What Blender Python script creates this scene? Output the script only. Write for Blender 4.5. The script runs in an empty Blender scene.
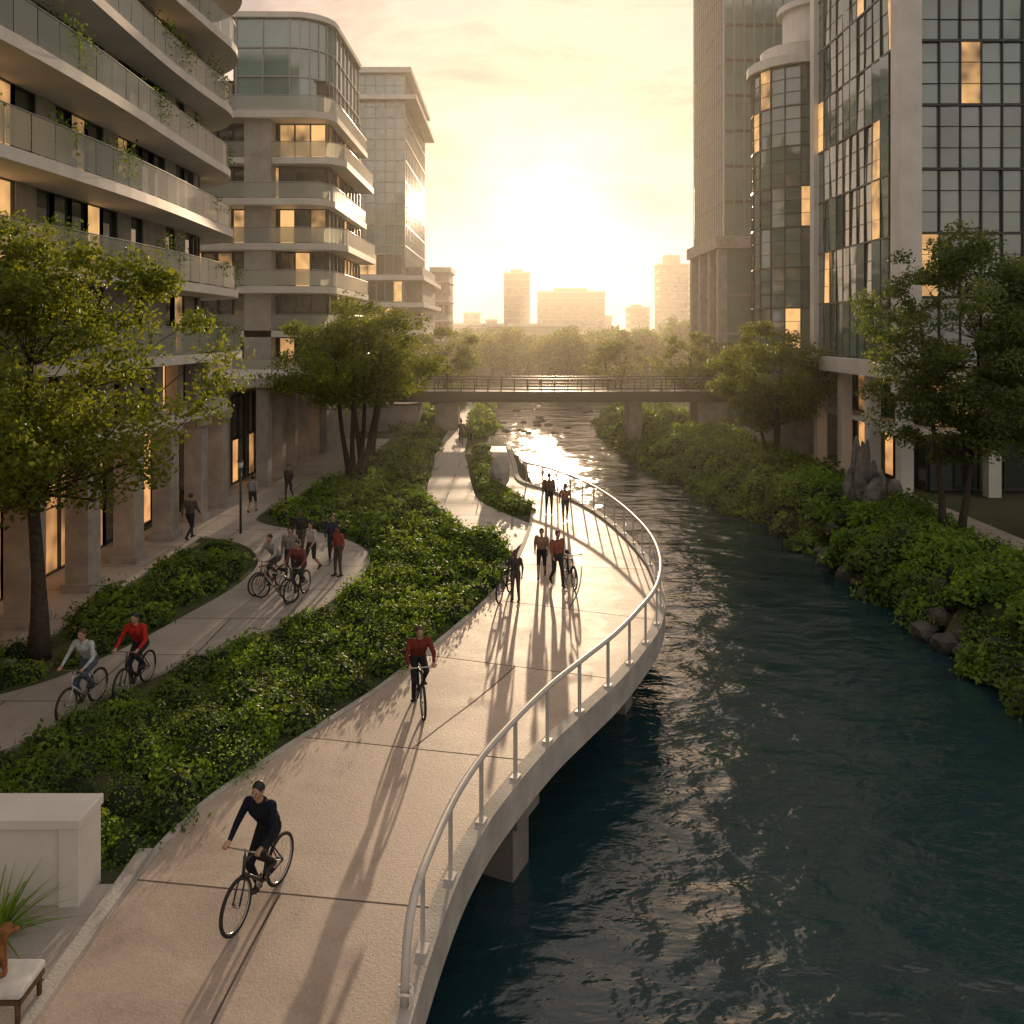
import bpy, bmesh, math, random
import numpy as np
from mathutils import Vector, Matrix
random.seed(7); rng=np.random.default_rng(7)
S=bpy.context.scene
COL=S.collection
# ------------------------------------------------------------------ helpers
def catmull(pts,n=8):
    P=[np.array(p,float) for p in pts]; P=[2*P[0]-P[1]]+P+[2*P[-1]-P[-2]]
    out=[]
    for i in range(1,len(P)-2):
        for k in range(n):
            t=k/n
            out.append(.5*((2*P[i])+(-P[i-1]+P[i+1])*t+(2*P[i-1]-5*P[i]+4*P[i+1]-P[i+2])*t*t+(-P[i-1]+3*P[i]-3*P[i+1]+P[i+2])*t**3))
    out.append(P[-2]); return out
def newmat(name):
    m=bpy.data.materials.new(name); m.use_nodes=True
    nt=m.node_tree; nt.nodes.clear()
    o=nt.nodes.new('ShaderNodeOutputMaterial'); return m,nt,o
def N(nt,t,**kw):
    n=nt.nodes.new(t)
    for k,v in kw.items():
        if k in n.inputs.keys(): n.inputs[k].default_value=v
        else: setattr(n,k,v)
    return n
def c4(c): return (c[0],c[1],c[2],1)
def noisy(name,c1,c2,scale=3,rough=.7,bump=.2,bscale=30,metal=0,detail=4,spec=.4,stain=None):
    m,nt,o=newmat(name); L=nt.links.new
    g=N(nt,'ShaderNodeNewGeometry')
    n1=N(nt,'ShaderNodeTexNoise',Scale=scale,Detail=detail,Roughness=.65); L(g.outputs['Position'],n1.inputs['Vector'])
    r=N(nt,'ShaderNodeValToRGB'); r.color_ramp.elements[0].position=.32; r.color_ramp.elements[1].position=.68
    r.color_ramp.elements[0].color=c4(c1); r.color_ramp.elements[1].color=c4(c2); L(n1.outputs[0],r.inputs[0])
    b=N(nt,'ShaderNodeBsdfPrincipled',Roughness=rough,Metallic=metal); b.inputs['Specular IOR Level'].default_value=spec
    L(r.outputs[0],b.inputs['Base Color'])
    if bump>.1:
        n2=N(nt,'ShaderNodeTexNoise',Scale=bscale,Detail=3); L(g.outputs['Position'],n2.inputs['Vector'])
        bp=N(nt,'ShaderNodeBump',Strength=bump,Distance=.02); L(n2.outputs[0],bp.inputs['Height']); L(bp.outputs[0],b.inputs['Normal'])
    L(b.outputs[0],o.inputs[0]); return m
def paving(name,c1,c2,uv=True,sx=1.95,sy=4.4,rough=.62):
    m,nt,o=newmat(name); L=nt.links.new
    g=N(nt,'ShaderNodeNewGeometry')
    n1=N(nt,'ShaderNodeTexNoise',Scale=.7,Detail=9,Roughness=.72,Distortion=.5); L(g.outputs['Position'],n1.inputs['Vector'])
    n3=N(nt,'ShaderNodeTexNoise',Scale=26,Detail=5,Roughness=.75); L(g.outputs['Position'],n3.inputs['Vector'])
    ad=N(nt,'ShaderNodeMath',operation='MULTIPLY_ADD'); L(n3.outputs[0],ad.inputs[0]); ad.inputs[1].default_value=.5; L(n1.outputs[0],ad.inputs[2])
    r=N(nt,'ShaderNodeValToRGB'); r.color_ramp.elements[0].position=.56; r.color_ramp.elements[1].position=.92
    r.color_ramp.elements[0].color=c4(c1); r.color_ramp.elements[1].color=c4(c2); L(ad.outputs[0],r.inputs[0])
    if uv:
        tc=N(nt,'ShaderNodeUVMap'); src=tc.outputs[0]
    else: src=g.outputs['Position']
    br=N(nt,'ShaderNodeTexBrick'); br.inputs['Scale'].default_value=1; br.inputs['Brick Width'].default_value=sx; br.inputs['Row Height'].default_value=sy
    br.inputs['Mortar Size'].default_value=.022; br.inputs['Mortar Smooth'].default_value=.3; br.offset=.5
    br.inputs['Color1'].default_value=(1,1,1,1); br.inputs['Color2'].default_value=(.80,.80,.82,1); br.inputs['Mortar'].default_value=(.12,.11,.10,1)
    L(src,br.inputs['Vector'])
    mx=N(nt,'ShaderNodeMix',data_type='RGBA',blend_type='MULTIPLY'); mx.inputs[0].default_value=.9
    L(r.outputs[0],mx.inputs[6]); L(br.outputs[0],mx.inputs[7])
    b=N(nt,'ShaderNodeBsdfPrincipled',Roughness=rough); b.inputs['Specular IOR Level'].default_value=.5; L(mx.outputs[2],b.inputs['Base Color'])
    rr=N(nt,'ShaderNodeMath',operation='MULTIPLY_ADD'); L(n1.outputs[0],rr.inputs[0]); rr.inputs[1].default_value=.35; rr.inputs[2].default_value=rough-.15
    r2=N(nt,'ShaderNodeMath',operation='MULTIPLY_ADD'); L(br.outputs[1],r2.inputs[0]); r2.inputs[1].default_value=.4; L(rr.outputs[0],r2.inputs[2]); L(r2.outputs[0],b.inputs['Roughness'])
    bp=N(nt,'ShaderNodeBump',Strength=.5,Distance=.015); L(n3.outputs[0],bp.inputs['Height'])
    L(bp.outputs[0],b.inputs['Normal']); L(b.outputs[0],o.inputs[0]); return m
def plain(name,c,rough=.5,metal=0,spec=.5):
    return noisy(name,[x*.85 for x in c],[min(1,x*1.12) for x in c],scale=6,rough=rough,bump=.0,metal=metal,spec=spec,detail=2)
def glassm(name,c1,c2,rough=.06,metal=.0,spec=.9,ior=1.75):
    m,nt,o=newmat(name); L=nt.links.new
    g=N(nt,'ShaderNodeNewGeometry')
    r=N(nt,'ShaderNodeValToRGB'); r.color_ramp.elements[0].color=c4(c1); r.color_ramp.elements[1].color=c4(c2); L(g.outputs['Random Per Island'],r.inputs[0])
    n=N(nt,'ShaderNodeTexNoise',Scale=.5,Detail=3); L(g.outputs['Position'],n.inputs['Vector'])
    mx=N(nt,'ShaderNodeMix',data_type='RGBA',blend_type='MULTIPLY'); mx.inputs[0].default_value=.5; L(r.outputs[0],mx.inputs[6]); L(n.outputs[0],mx.inputs[7])
    b=N(nt,'ShaderNodeBsdfPrincipled',Roughness=rough,Metallic=metal); b.inputs['Specular IOR Level'].default_value=spec
    b.inputs['IOR'].default_value=ior
    L(mx.outputs[2],b.inputs['Base Color'])
    n2=N(nt,'ShaderNodeTexNoise',Scale=.9,Detail=1); L(g.outputs['Position'],n2.inputs['Vector'])
    bp=N(nt,'ShaderNodeBump',Strength=.18,Distance=.05); L(n2.outputs[0],bp.inputs['Height']); L(bp.outputs[0],b.inputs['Normal'])
    L(b.outputs[0],o.inputs[0]); return m
def litm(name,c,s):
    m,nt,o=newmat(name); L=nt.links.new
    g=N(nt,'ShaderNodeNewGeometry'); n=N(nt,'ShaderNodeTexNoise',Scale=1.1,Detail=1); L(g.outputs['Position'],n.inputs['Vector'])
    sc=N(nt,'ShaderNodeMath',operation='MULTIPLY_ADD'); L(g.outputs['Random Per Island'],sc.inputs[0]); sc.inputs[1].default_value=.5; L(n.outputs[0],sc.inputs[2])
    r=N(nt,'ShaderNodeValToRGB'); r.color_ramp.elements[0].position=.4; r.color_ramp.elements[1].position=1.0
    r.color_ramp.elements[0].color=(c[0]*.10,c[1]*.10,c[2]*.12,1); r.color_ramp.elements[1].color=c4(c); L(sc.outputs[0],r.inputs[0])
    b=N(nt,'ShaderNodeBsdfPrincipled',Roughness=.1); b.inputs['Base Color'].default_value=(.05,.045,.04,1)
    L(r.outputs[0],b.inputs['Emission Color']); b.inputs['Emission Strength'].default_value=s
    m.cycles.emission_sampling='NONE'
    L(b.outputs[0],o.inputs[0]); return m
def foliage(name,ca,cb,trans=.4,tc=(1.3,1.2,.45)):
    m,nt,o=newmat(name); L=nt.links.new
    g=N(nt,'ShaderNodeNewGeometry')
    n=N(nt,'ShaderNodeTexNoise',Scale=.8,Detail=1); L(g.outputs['Position'],n.inputs['Vector'])
    a=N(nt,'ShaderNodeMath',operation='MULTIPLY_ADD'); L(g.outputs['Random Per Island'],a.inputs[0]); a.inputs[1].default_value=.5; 
    s=N(nt,'ShaderNodeMath',operation='SUBTRACT'); L(n.outputs[0],s.inputs[0]); s.inputs[1].default_value=.2; L(s.outputs[0],a.inputs[2])
    r=N(nt,'ShaderNodeValToRGB'); r.color_ramp.elements[0].position=.15; r.color_ramp.elements[1].position=.8
    r.color_ramp.elements[0].color=c4(ca); r.color_ramp.elements[1].color=c4(cb); L(a.outputs[0],r.inputs[0])
    b=N(nt,'ShaderNodeBsdfPrincipled',Roughness=.5); b.inputs['Specular IOR Level'].default_value=.25; L(r.outputs[0],b.inputs['Base Color'])
    mul=N(nt,'ShaderNodeMix',data_type='RGBA',blend_type='MULTIPLY'); mul.inputs[0].default_value=1; L(r.outputs[0],mul.inputs[6]); mul.inputs[7].default_value=(tc[0]*2.2,tc[1]*2.2,tc[2]*2.2,1); mul.clamp_result=False
    t=N(nt,'ShaderNodeBsdfTranslucent'); L(mul.outputs[2],t.inputs[0])
    x=N(nt,'ShaderNodeMixShader'); x.inputs[0].default_value=trans; L(b.outputs[0],x.inputs[1]); L(t.outputs[0],x.inputs[2]); L(x.outputs[0],o.inputs[0]); return m

class MB:
    def __init__(s): s.v=[]; s.f=[]; s.m=[]; s.s=[]
    def add(s,V,F,mat=0,sm=False):
        o=len(s.v); s.v.extend([tuple(map(float,p)) for p in V])
        for f in F: s.f.append([i+o for i in f]); s.m.append(mat); s.s.append(sm)
    def box(s,c,d,rot=0,mat=0):
        x,y,z=[a/2 for a in d]; ca,sa=math.cos(rot),math.sin(rot); V=[]
        for dz in(-z,z):
            for dx,dy in((-x,-y),(x,-y),(x,y),(-x,y)):
                V.append((c[0]+dx*ca-dy*sa,c[1]+dx*sa+dy*ca,c[2]+dz))
        s.add(V,[(3,2,1,0),(4,5,6,7),(0,1,5,4),(1,2,6,5),(2,3,7,6),(3,0,4,7)],mat)
    def b2(s,x0,x1,y0,y1,z0,z1,mat=0): s.box(((x0+x1)/2,(y0+y1)/2,(z0+z1)/2),(x1-x0,y1-y0,z1-z0),0,mat)
    def prism(s,poly,z0,z1,mat=0,cap=True,matside=None):
        n=len(poly); V=[(p[0],p[1],z0) for p in poly]+[(p[0],p[1],z1) for p in poly]
        F=[(i,(i+1)%n,n+(i+1)%n,n+i) for i in range(n)]
        s.add(V,F,mat if matside is None else matside)
        if cap: s.add(V[n:],[tuple(range(n))],mat); s.add(V[:n],[tuple(range(n-1,-1,-1))],mat if matside is None else matside)
    def tube(s,pts,r,seg=8,mat=0,closed=False,cap=True):
        P=[np.array(p,float) for p in pts]; n=len(P); rr=r if hasattr(r,'__len__') else [r]*n
        V=[];prev=None
        for i in range(n):
            if closed: t=P[(i+1)%n]-P[i-1]
            else: t=P[min(i+1,n-1)]-P[max(i-1,0)]
            t=t/(np.linalg.norm(t)+1e-9)
            if prev is None:
                a=np.array([0,0,1.]) if abs(t[2])<.9 else np.array([1.,0,0])
                u=np.cross(t,a)
            else: u=prev-t*np.dot(prev,t)
            u/=np.linalg.norm(u)+1e-9; prev=u; w=np.cross(t,u)
            for k in range(seg):
                a=2*math.pi*k/seg; V.append(P[i]+rr[i]*(math.cos(a)*u+math.sin(a)*w))
        F=[]
        for i in range(n if closed else n-1):
            j=(i+1)%n
            for k in range(seg):
                k2=(k+1)%seg; F.append((i*seg+k,i*seg+k2,j*seg+k2,j*seg+k))
        if cap and not closed: F.append(tuple(range(seg-1,-1,-1))); F.append(tuple((n-1)*seg+k for k in range(seg)))
        s.add(V,F,mat,True)
    def ell(s,c,r,seg=12,rings=8,mat=0,jit=0):
        V=[];F=[]
        for i in range(rings+1):
            th=math.pi*i/rings
            for k in range(seg):
                a=2*math.pi*k/seg; j=1+jit*(random.random()-.5)
                V.append((c[0]+r[0]*j*math.sin(th)*math.cos(a),c[1]+r[1]*j*math.sin(th)*math.sin(a),c[2]+r[2]*j*math.cos(th)))
        for i in range(rings):
            for k in range(seg):
                k2=(k+1)%seg; F.append((i*seg+k,(i+1)*seg+k,(i+1)*seg+k2,i*seg+k2))
        s.add(V,F,mat,True)
    def build(s,name,mats,parent=None,weld=False):
        me=bpy.data.meshes.new(name); me.from_pydata(s.v,[],s.f)
        for m in mats: me.materials.append(m)
        me.polygons.foreach_set('material_index',s.m); me.polygons.foreach_set('use_smooth',s.s); me.update()
        ob=bpy.data.objects.new(name,me); COL.objects.link(ob)
        if parent: ob.parent=parent
        return ob
def empty(name,loc=(0,0,0),rot=0):
    e=bpy.data.objects.new(name,None); COL.objects.link(e); e.location=loc; e.rotation_euler=(0,0,rot); e.empty_display_size=.3; return e
def inpoly(P,poly):
    x,y=P[:,0],P[:,1]; c=np.zeros(len(P),bool); n=len(poly); j=n-1
    for i in range(n):
        xi,yi=poly[i][:2]; xj,yj=poly[j][:2]
        cond=((yi>y)!=(yj>y))&(x<(xj-xi)*(y-yi)/((yj-yi)+1e-12)+xi); c^=cond; j=i
    return c
def leafmesh(name,P,Nn,size,mats,matidx=None,parent=None,extra=None,aspect=.55):
    """P (n,3) centres, Nn normals, size (n,) ; diamond leaves folded on the midrib"""
    n=len(P); Nn=Nn/(np.linalg.norm(Nn,axis=1,keepdims=True)+1e-9)
    R=rng.normal(size=(n,3)); U=np.cross(Nn,R); U/=np.linalg.norm(U,axis=1,keepdims=True)+1e-9; W=np.cross(Nn,U)
    s=size[:,None]
    V=np.stack([P-U*s*.5,P+W*s*.5*aspect-Nn*s*.08,P+U*s*.5,P-W*s*.5*aspect-Nn*s*.08],1).reshape(-1,3)
    nv=4*n; ev=None
    me=bpy.data.meshes.new(name)
    if extra is not None: EV=np.array(extra.v,float).reshape(-1,3); V=np.vstack([V,EV])
    me.vertices.add(len(V)); me.vertices.foreach_set('co',V.astype(np.float32).ravel())
    loops=np.arange(nv,dtype=np.int32); st=np.arange(0,nv,4,dtype=np.int32)
    mi=np.zeros(n,np.int32) if matidx is None else matidx
    sm=np.zeros(n,bool)
    if extra is not None:
        el=[];es=[];p=nv
        for f in extra.f: es.append(p); p+=len(f); el.extend([i+nv for i in f])
        loops=np.concatenate([loops,np.array(el,np.int32)]); st=np.concatenate([st,np.array(es,np.int32)])
        mi=np.concatenate([mi,np.array(extra.m,np.int32)]); sm=np.concatenate([sm,np.array(extra.s,bool)])
    me.loops.add(len(loops)); me.loops.foreach_set('vertex_index',loops)
    me.polygons.add(len(st)); me.polygons.foreach_set('loop_start',st)
    for m in mats: me.materials.append(m)
    me.polygons.foreach_set('material_index',mi.astype(np.int32)); me.polygons.foreach_set('use_smooth',sm)
    me.update(calc_edges=True); me.validate()
    ob=bpy.data.objects.new(name,me); COL.objects.link(ob)
    if parent: ob.parent=parent
    return ob

# ------------------------------------------------------------------ materials
M={}
M['deck']=paving('deck_concrete',(.34,.27,.22),(.57,.46,.375),True,4.6,4.4,.52)
M['plaza']=paving('path_concrete',(.33,.30,.27),(.48,.44,.40),False,3.1,2.6,.55)
M['conc']=noisy('concrete',(.33,.31,.28),(.50,.47,.43),1.4,.75,.4,22)
M['concd']=noisy('concrete_dark',(.14,.13,.12),(.24,.22,.2),1.2,.8,.4,18)
M['white']=noisy('white_render',(.60,.57,.53),(.76,.73,.68),.5,.55,.12,20)
M['stone']=noisy('stone_cladding',(.28,.255,.23),(.44,.40,.36),1.2,.8,.4,14)
M['rail']=noisy('rail_paint',(.50,.47,.43),(.60,.57,.52),4,.38,.05,40,spec=.5)
M['ground']=noisy('ground_grass',(.03,.045,.018),(.08,.09,.04),.12,.95,.5,4)
M['bark']=noisy('bark',(.035,.026,.02),(.09,.07,.05),9,.9,.8,30)
M['rock']=noisy('rock',(.03,.03,.026),(.10,.095,.082),1.8,.85,1,7)
M['rockg']=noisy('grey_rock',(.08,.08,.075),(.26,.25,.23),2.4,.8,1,9)
M['paler']=noisy('pale_rock',(.35,.33,.3),(.5,.47,.43),2.2,.8,.8,8)
M['dark']=plain('dark_metal',(.05,.055,.056),.4,.3)
M['steel']=plain('grey_metal',(.34,.36,.36),.35,.3)
M['bronze']=plain('facade_fin',(.26,.29,.30),.3,.3)
M['glT']=glassm('teal_glass',(.06,.145,.13),(.19,.31,.275),.05,ior=1.9)
M['glD']=glassm('dark_glass',(.028,.044,.043),(.10,.125,.115),.06)
M['glL']=glassm('pale_glass',(.11,.27,.255),(.26,.43,.41),.08,ior=1.9)
M['lit']=litm('lit_room',(1,.54,.2),1.05)
M['shop']=litm('lit_shop',(1,.48,.17),.95)
m,nt,o=newmat('balustrade_glass'); L=nt.links.new
b=N(nt,'ShaderNodeBsdfPrincipled',Roughness=.12); b.inputs['Base Color'].default_value=(.60,.66,.62,1)
t=N(nt,'ShaderNodeBsdfTransparent'); t.inputs[0].default_value=(.75,.82,.8,1)
tl=N(nt,'ShaderNodeBsdfTranslucent'); tl.inputs[0].default_value=(.80,.80,.70,1)
x1=N(nt,'ShaderNodeMixShader'); x1.inputs[0].default_value=.5; L(b.outputs[0],x1.inputs[1]); L(tl.outputs[0],x1.inputs[2])
x2=N(nt,'ShaderNodeMixShader'); x2.inputs[0].default_value=.28; L(x1.outputs[0],x2.inputs[1]); L(t.outputs[0],x2.inputs[2]); L(x2.outputs[0],o.inputs[0]); M['bal']=m
M['f1']=foliage('leaves_tree',(.045,.075,.013),(.16,.19,.035),.47)
M['f2']=foliage('leaves_cool_tree',(.038,.07,.028),(.13,.17,.06),.43)
M['s1']=foliage('leaves_shrub',(.032,.085,.013),(.17,.27,.038),.42)
M['s2']=foliage('leaves_dark_shrub',(.025,.062,.015),(.115,.175,.034),.36)
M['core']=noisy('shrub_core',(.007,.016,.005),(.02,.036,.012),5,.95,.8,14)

# ------------------------------------------------------------------ terrain and river
LB=np.array([(-40,-3),(10,-3),(13,-2.6),(16,-1.2),(20,1),(24,2.6),(29,3.2),(34,2.9),(39,1.6),(43,.6),(50,.9),(56,.3),(70,-1.8),(90,-2.8),(110,-3.2),(120,1),(126,6)],float)
RB=np.array([(-40,13.8),(20,13.5),(30,13.2),(40,13.3),(49,12),(60,10.4),(72,9.4),(88,9),(105,12),(118,12),(126,6.2)],float)
def lb(y): return np.interp(y,LB[:,0],LB[:,1])
def rb(y): return np.interp(y,RB[:,0],RB[:,1])
def ss(t): t=np.clip(t,0,1); return t*t*(3-2*t)
def height(x,y):
    wob=.35*np.sin(y*.9)+.25*np.sin(y*2.3+1)
    a=ss((x-lb(y)+.1)/.9); b=ss((rb(y)+1.9+wob-x)/2.6)
    h=-.03-3.2*a*b
    return np.where((y>127),-.03,h)
xs=np.unique(np.concatenate([np.linspace(-2500,-60,14),np.arange(-60,-8,4.),np.arange(-8,20,.35),np.arange(20,60,5.),np.linspace(60,2500,14)]))
ys=np.unique(np.concatenate([np.linspace(-400,-40,5),np.arange(-40,8,4.),np.arange(8,75,.5),np.arange(75,130,1.2),np.linspace(130,3000,22)]))
X,Y=np.meshgrid(xs,ys); Z=height(X,Y)
V=np.stack([X,Y,Z],-1).reshape(-1,3); nx,ny=len(xs),len(ys)
F=[(j*nx+i,j*nx+i+1,(j+1)*nx+i+1,(j+1)*nx+i) for j in range(ny-1) for i in range(nx-1)]
me=bpy.data.meshes.new('ground'); me.from_pydata(V.tolist(),[],F); me.materials.append(M['ground']); me.polygons.foreach_set('use_smooth',[True]*len(F))
g=bpy.data.objects.new('ground',me); COL.objects.link(g)
# water
m,nt,o=newmat('river_water'); L=nt.links.new
gm=N(nt,'ShaderNodeNewGeometry')
mp=N(nt,'ShaderNodeMapping'); mp.inputs['Scale'].default_value=(.75,1.25,1); L(gm.outputs['Position'],mp.inputs[0])
def nz(sc,det,dist=0,ro=.5):
    n=N(nt,'ShaderNodeTexNoise',Scale=sc,Detail=det,Distortion=dist,Roughness=ro); L(mp.outputs[0],n.inputs['Vector']); return n
b=N(nt,'ShaderNodeBsdfPrincipled',Roughness=.09); b.inputs['Base Color'].default_value=(.012,.036,.042,1); b.inputs['IOR'].default_value=1.6
prev=None
for sc,det,st,di in((.38,2,.6,.6),(1.5,3,.55,.17),(6.5,3,.35,.035)):
    n=nz(sc,det,.3); bp=N(nt,'ShaderNodeBump',Strength=st,Distance=di); L(n.outputs[0],bp.inputs['Height'])
    if prev: L(prev.outputs[0],bp.inputs['Normal'])
    prev=bp
L(prev.outputs[0],b.inputs['Normal']); L(b.outputs[0],o.inputs[0]); M['water']=m
w=MB(); w.add([(-12,-40,-1.8),(20,-40,-1.8),(20,127,-1.8),(-12,127,-1.8)],[(0,1,2,3)],0); w.build('river_water',[M['water']])

# ------------------------------------------------------------------ walkway deck
pairs=[(-5.7,1,-1.9,1),(-5.5,6,-1.7,6),(-5.45,9.8,-1.45,9.3),(-5.4,12.4,-1.1,11.8),(-5.1,14.2,-.7,13.4),(-4.4,15.8,-.15,14.8),(-3.7,17.2,.6,16.4),(-2.9,18.8,1.4,17.8),(-2.2,20.6,2.2,19.2),(-1.5,22.5,3.0,20.9),(-.8,24.6,3.75,22.8),(-.2,26.8,4.3,25.4),(.2,29.2,4.5,28.6),(.6,32.4,4.25,32.4),(.9,35.8,3.7,36),(.9,38.5,2.9,39),(.2,41.5,1.8,41.8),(-.7,44,.3,44.6),(-1.1,50,.0,50),(-1.6,58,-.4,58)]
sp=catmull(pairs,8)
Lp=[p[:2] for p in sp]; Rp=[p[2:] for p in sp]
deck=empty('curved_walkway')
me=bpy.data.meshes.new('deck_slab'); bm=bmesh.new(); uvl=bm.loops.layers.uv.new('UVMap')
zt,zb=.05,-.42
rows=[];acc=0;pc=None
for l,r in zip(Lp,Rp):
    c=(l+r)/2
    if pc is not None: acc+=np.linalg.norm(c-pc)
    pc=c; W_=np.linalg.norm(r-l)
    rows.append(([bm.verts.new((l[0],l[1],zb)),bm.verts.new((l[0],l[1],zt)),bm.verts.new(((l[0]+r[0])/2,(l[1]+r[1])/2,zt)),bm.verts.new((r[0],r[1],zt)),bm.verts.new((r[0],r[1],zb))],acc,W_))
for a,b_ in zip(rows[:-1],rows[1:]):
    for k in range(5):
        k2=(k+1)%5
        f=bm.faces.new((a[0][k],a[0][k2],b_[0][k2],b_[0][k])); f.material_index=0 if k in(1,2) else 1
        us=[0,.1,2.3,4.5,4.6]
        for lp_,(kk,rr) in zip(f.loops,((k,a),(k2,a),(k2,b_),(k,b_))): lp_[uvl].uv=(us[kk],rr[1]+2.2)
bmesh.ops.recalc_face_normals(bm,faces=bm.faces); bm.to_mesh(me); bm.free()
me.materials.append(M['deck']); me.materials.append(M['conc'])
ob=bpy.data.objects.new('deck_slab',me); COL.objects.link(ob); ob.parent=deck
def offs(line,d):
    out=[]
    for i,p in enumerate(line):
        t=line[min(i+1,len(line)-1)]-line[max(i-1,0)]; t=t/np.linalg.norm(t); out.append(np.array([p[0]+t[1]*d,p[1]-t[0]*d]))
    return out
def strip(mb,A,B,z0,z1,mat=0):
    n=len(A); V=[]
    for a,b_ in zip(A,B): V+= [(a[0],a[1],z0),(a[0],a[1],z1),(b_[0],b_[1],z1),(b_[0],b_[1],z0)]
    F=[]
    for i in range(n-1):
        for k in range(4): F.append((i*4+k,i*4+(k+1)%4,(i+1)*4+(k+1)%4,(i+1)*4+k))
    F+=[(0,1,2,3),((n-1)*4+3,(n-1)*4+2,(n-1)*4+1,(n-1)*4)]
    mb.add(V,F,mat)
mb=MB()
R0=Rp; strip(mb,offs(R0,.005),offs(R0,.26),-.5,.13)
strip(mb,offs(R0,-1.1),offs(R0,-.7),-.75,-.425,1)
strip(mb,offs(Lp,-.002),offs(Lp,-.14),-.1,.07,0)
for i in (22,43,76,96,116,132):
    if i>=len(sp)-12: break
    off=-.3 if i==43 else -.75
    p=offs(R0,off)[i]; t=R0[i+1]-R0[i-1]; a=math.atan2(t[1],t[0])
    mb.box((p[0],p[1],-1.9),(.7,.7,2.5),a,1); mb.box((p[0],p[1],-.60),(1.0,1.0,.34),a,1)
mb.build('edge_beam_and_piers',[M['conc'],M['concd']],deck)
rl=empty('walkway_railing')
mb=MB(); RL=offs(R0,.13)
d=[0]
for a,b_ in zip(RL[:-1],RL[1:]): d.append(d[-1]+np.linalg.norm(b_-a))
d=np.array(d); RLa=np.array(RL)
def at(s): return np.array([np.interp(s,d,RLa[:,0]),np.interp(s,d,RLa[:,1])])
s0=float(np.interp(9.9,RLa[:30,1],d[:30])); s1=float(d[-18])
tp=[]
for k,(ds,z) in enumerate(((0,.12),(.03,.45),(.1,.75),(.25,.98),(.5,1.1),(.8,1.14))): p=at(s0+ds); tp.append((p[0],p[1],z))
for s_ in np.arange(s0+1.1,s1,.35): p=at(s_); tp.append((p[0],p[1],1.15))
mb.tube(tp,.055,10)
for s_ in np.arange(s0+.9,s1,1.45):
    p=at(s_); q=at(s_+.05)-p; a=math.atan2(q[1],q[0]); mb.box((p[0],p[1],.63),(.11,.035,1.0),a); mb.box((p[0],p[1],.142),(.2,.14,.024),a)
mb.build('rail_and_posts',[M['rail']],rl)
mb=MB(); p=at(s0)
mb.tube([(p[0]+.07+.03*math.sin(k),p[1]-.05,.35-k*.06) for k in range(9)],.018,6); mb.tube([(p[0]+.09*math.cos(a),p[1]+.09*math.sin(a),.3+.02*math.sin(3*a)) for a in np.linspace(0,6.1,14)],.018,6,closed=True)
mb.build('mooring_rope',[M['white']],rl)

# ------------------------------------------------------------------ paths
def polyobj(name,poly,z,mat,th=.1,matside=None):
    mb=MB(); mb.prism(poly,z-th,z,0,True,1); return mb.build(name,[mat,matside or M['conc']])
back=catmull([(-24,9.5),(-16,15.2),(-11.3,18.4),(-9.95,20.5),(-9.05,23.9),(-8.55,26.7),(-8.75,29.3),(-10.1,31.6),(-12.2,32.8)],6)
front=catmull([(-22,6),(-14,12.6),(-9.7,16),(-8.9,18.4),(-7.3,21.2),(-5.5,24.3),(-4.85,27.6),(-5.2,30.5),(-7.0,32.9),(-10.0,34.7),(-10.9,36.6),(-10.3,41),(-9.5,46),(-9,52),(-8.9,62)],6)
pathpoly=front+[np.array((-14.5,62)),np.array((-14.5,33))]+back[::-1]
polyobj('promenade_path',pathpoly,.05,M['plaza'])
polyobj('arcade_paving',[(-15.7,17.5),(-12.0,19.6),(-12.0,32.75),(-14.4,33.2),(-15.7,33.2)],.042,M['plaza'])
lA=catmull([(.0,30.4),(-1.8,34.2),(-3.5,37.8),(-4.2,42),(-4.6,50),(-5,60),(-5,95)],6)
rA=catmull([(1.1,34.3),(-.2,36.6),(-1.5,39.5),(-2.0,43),(-2.6,50),(-3.2,60),(-3.2,95)],6)
polyobj('riverside_path',rA+lA[::-1],.046,M['plaza'])
polyobj('bank_paving',[(18.0,14),(19.4,14),(19.4,70),(17.4,70),(17.6,40)],.05,M['plaza'])
polyobj('forecourt_paving',[(-10.5,2),(-5.72,2),(-5.66,6),(-5.62,12.2),(-10.5,12.2)],.044,M['plaza'])

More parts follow.
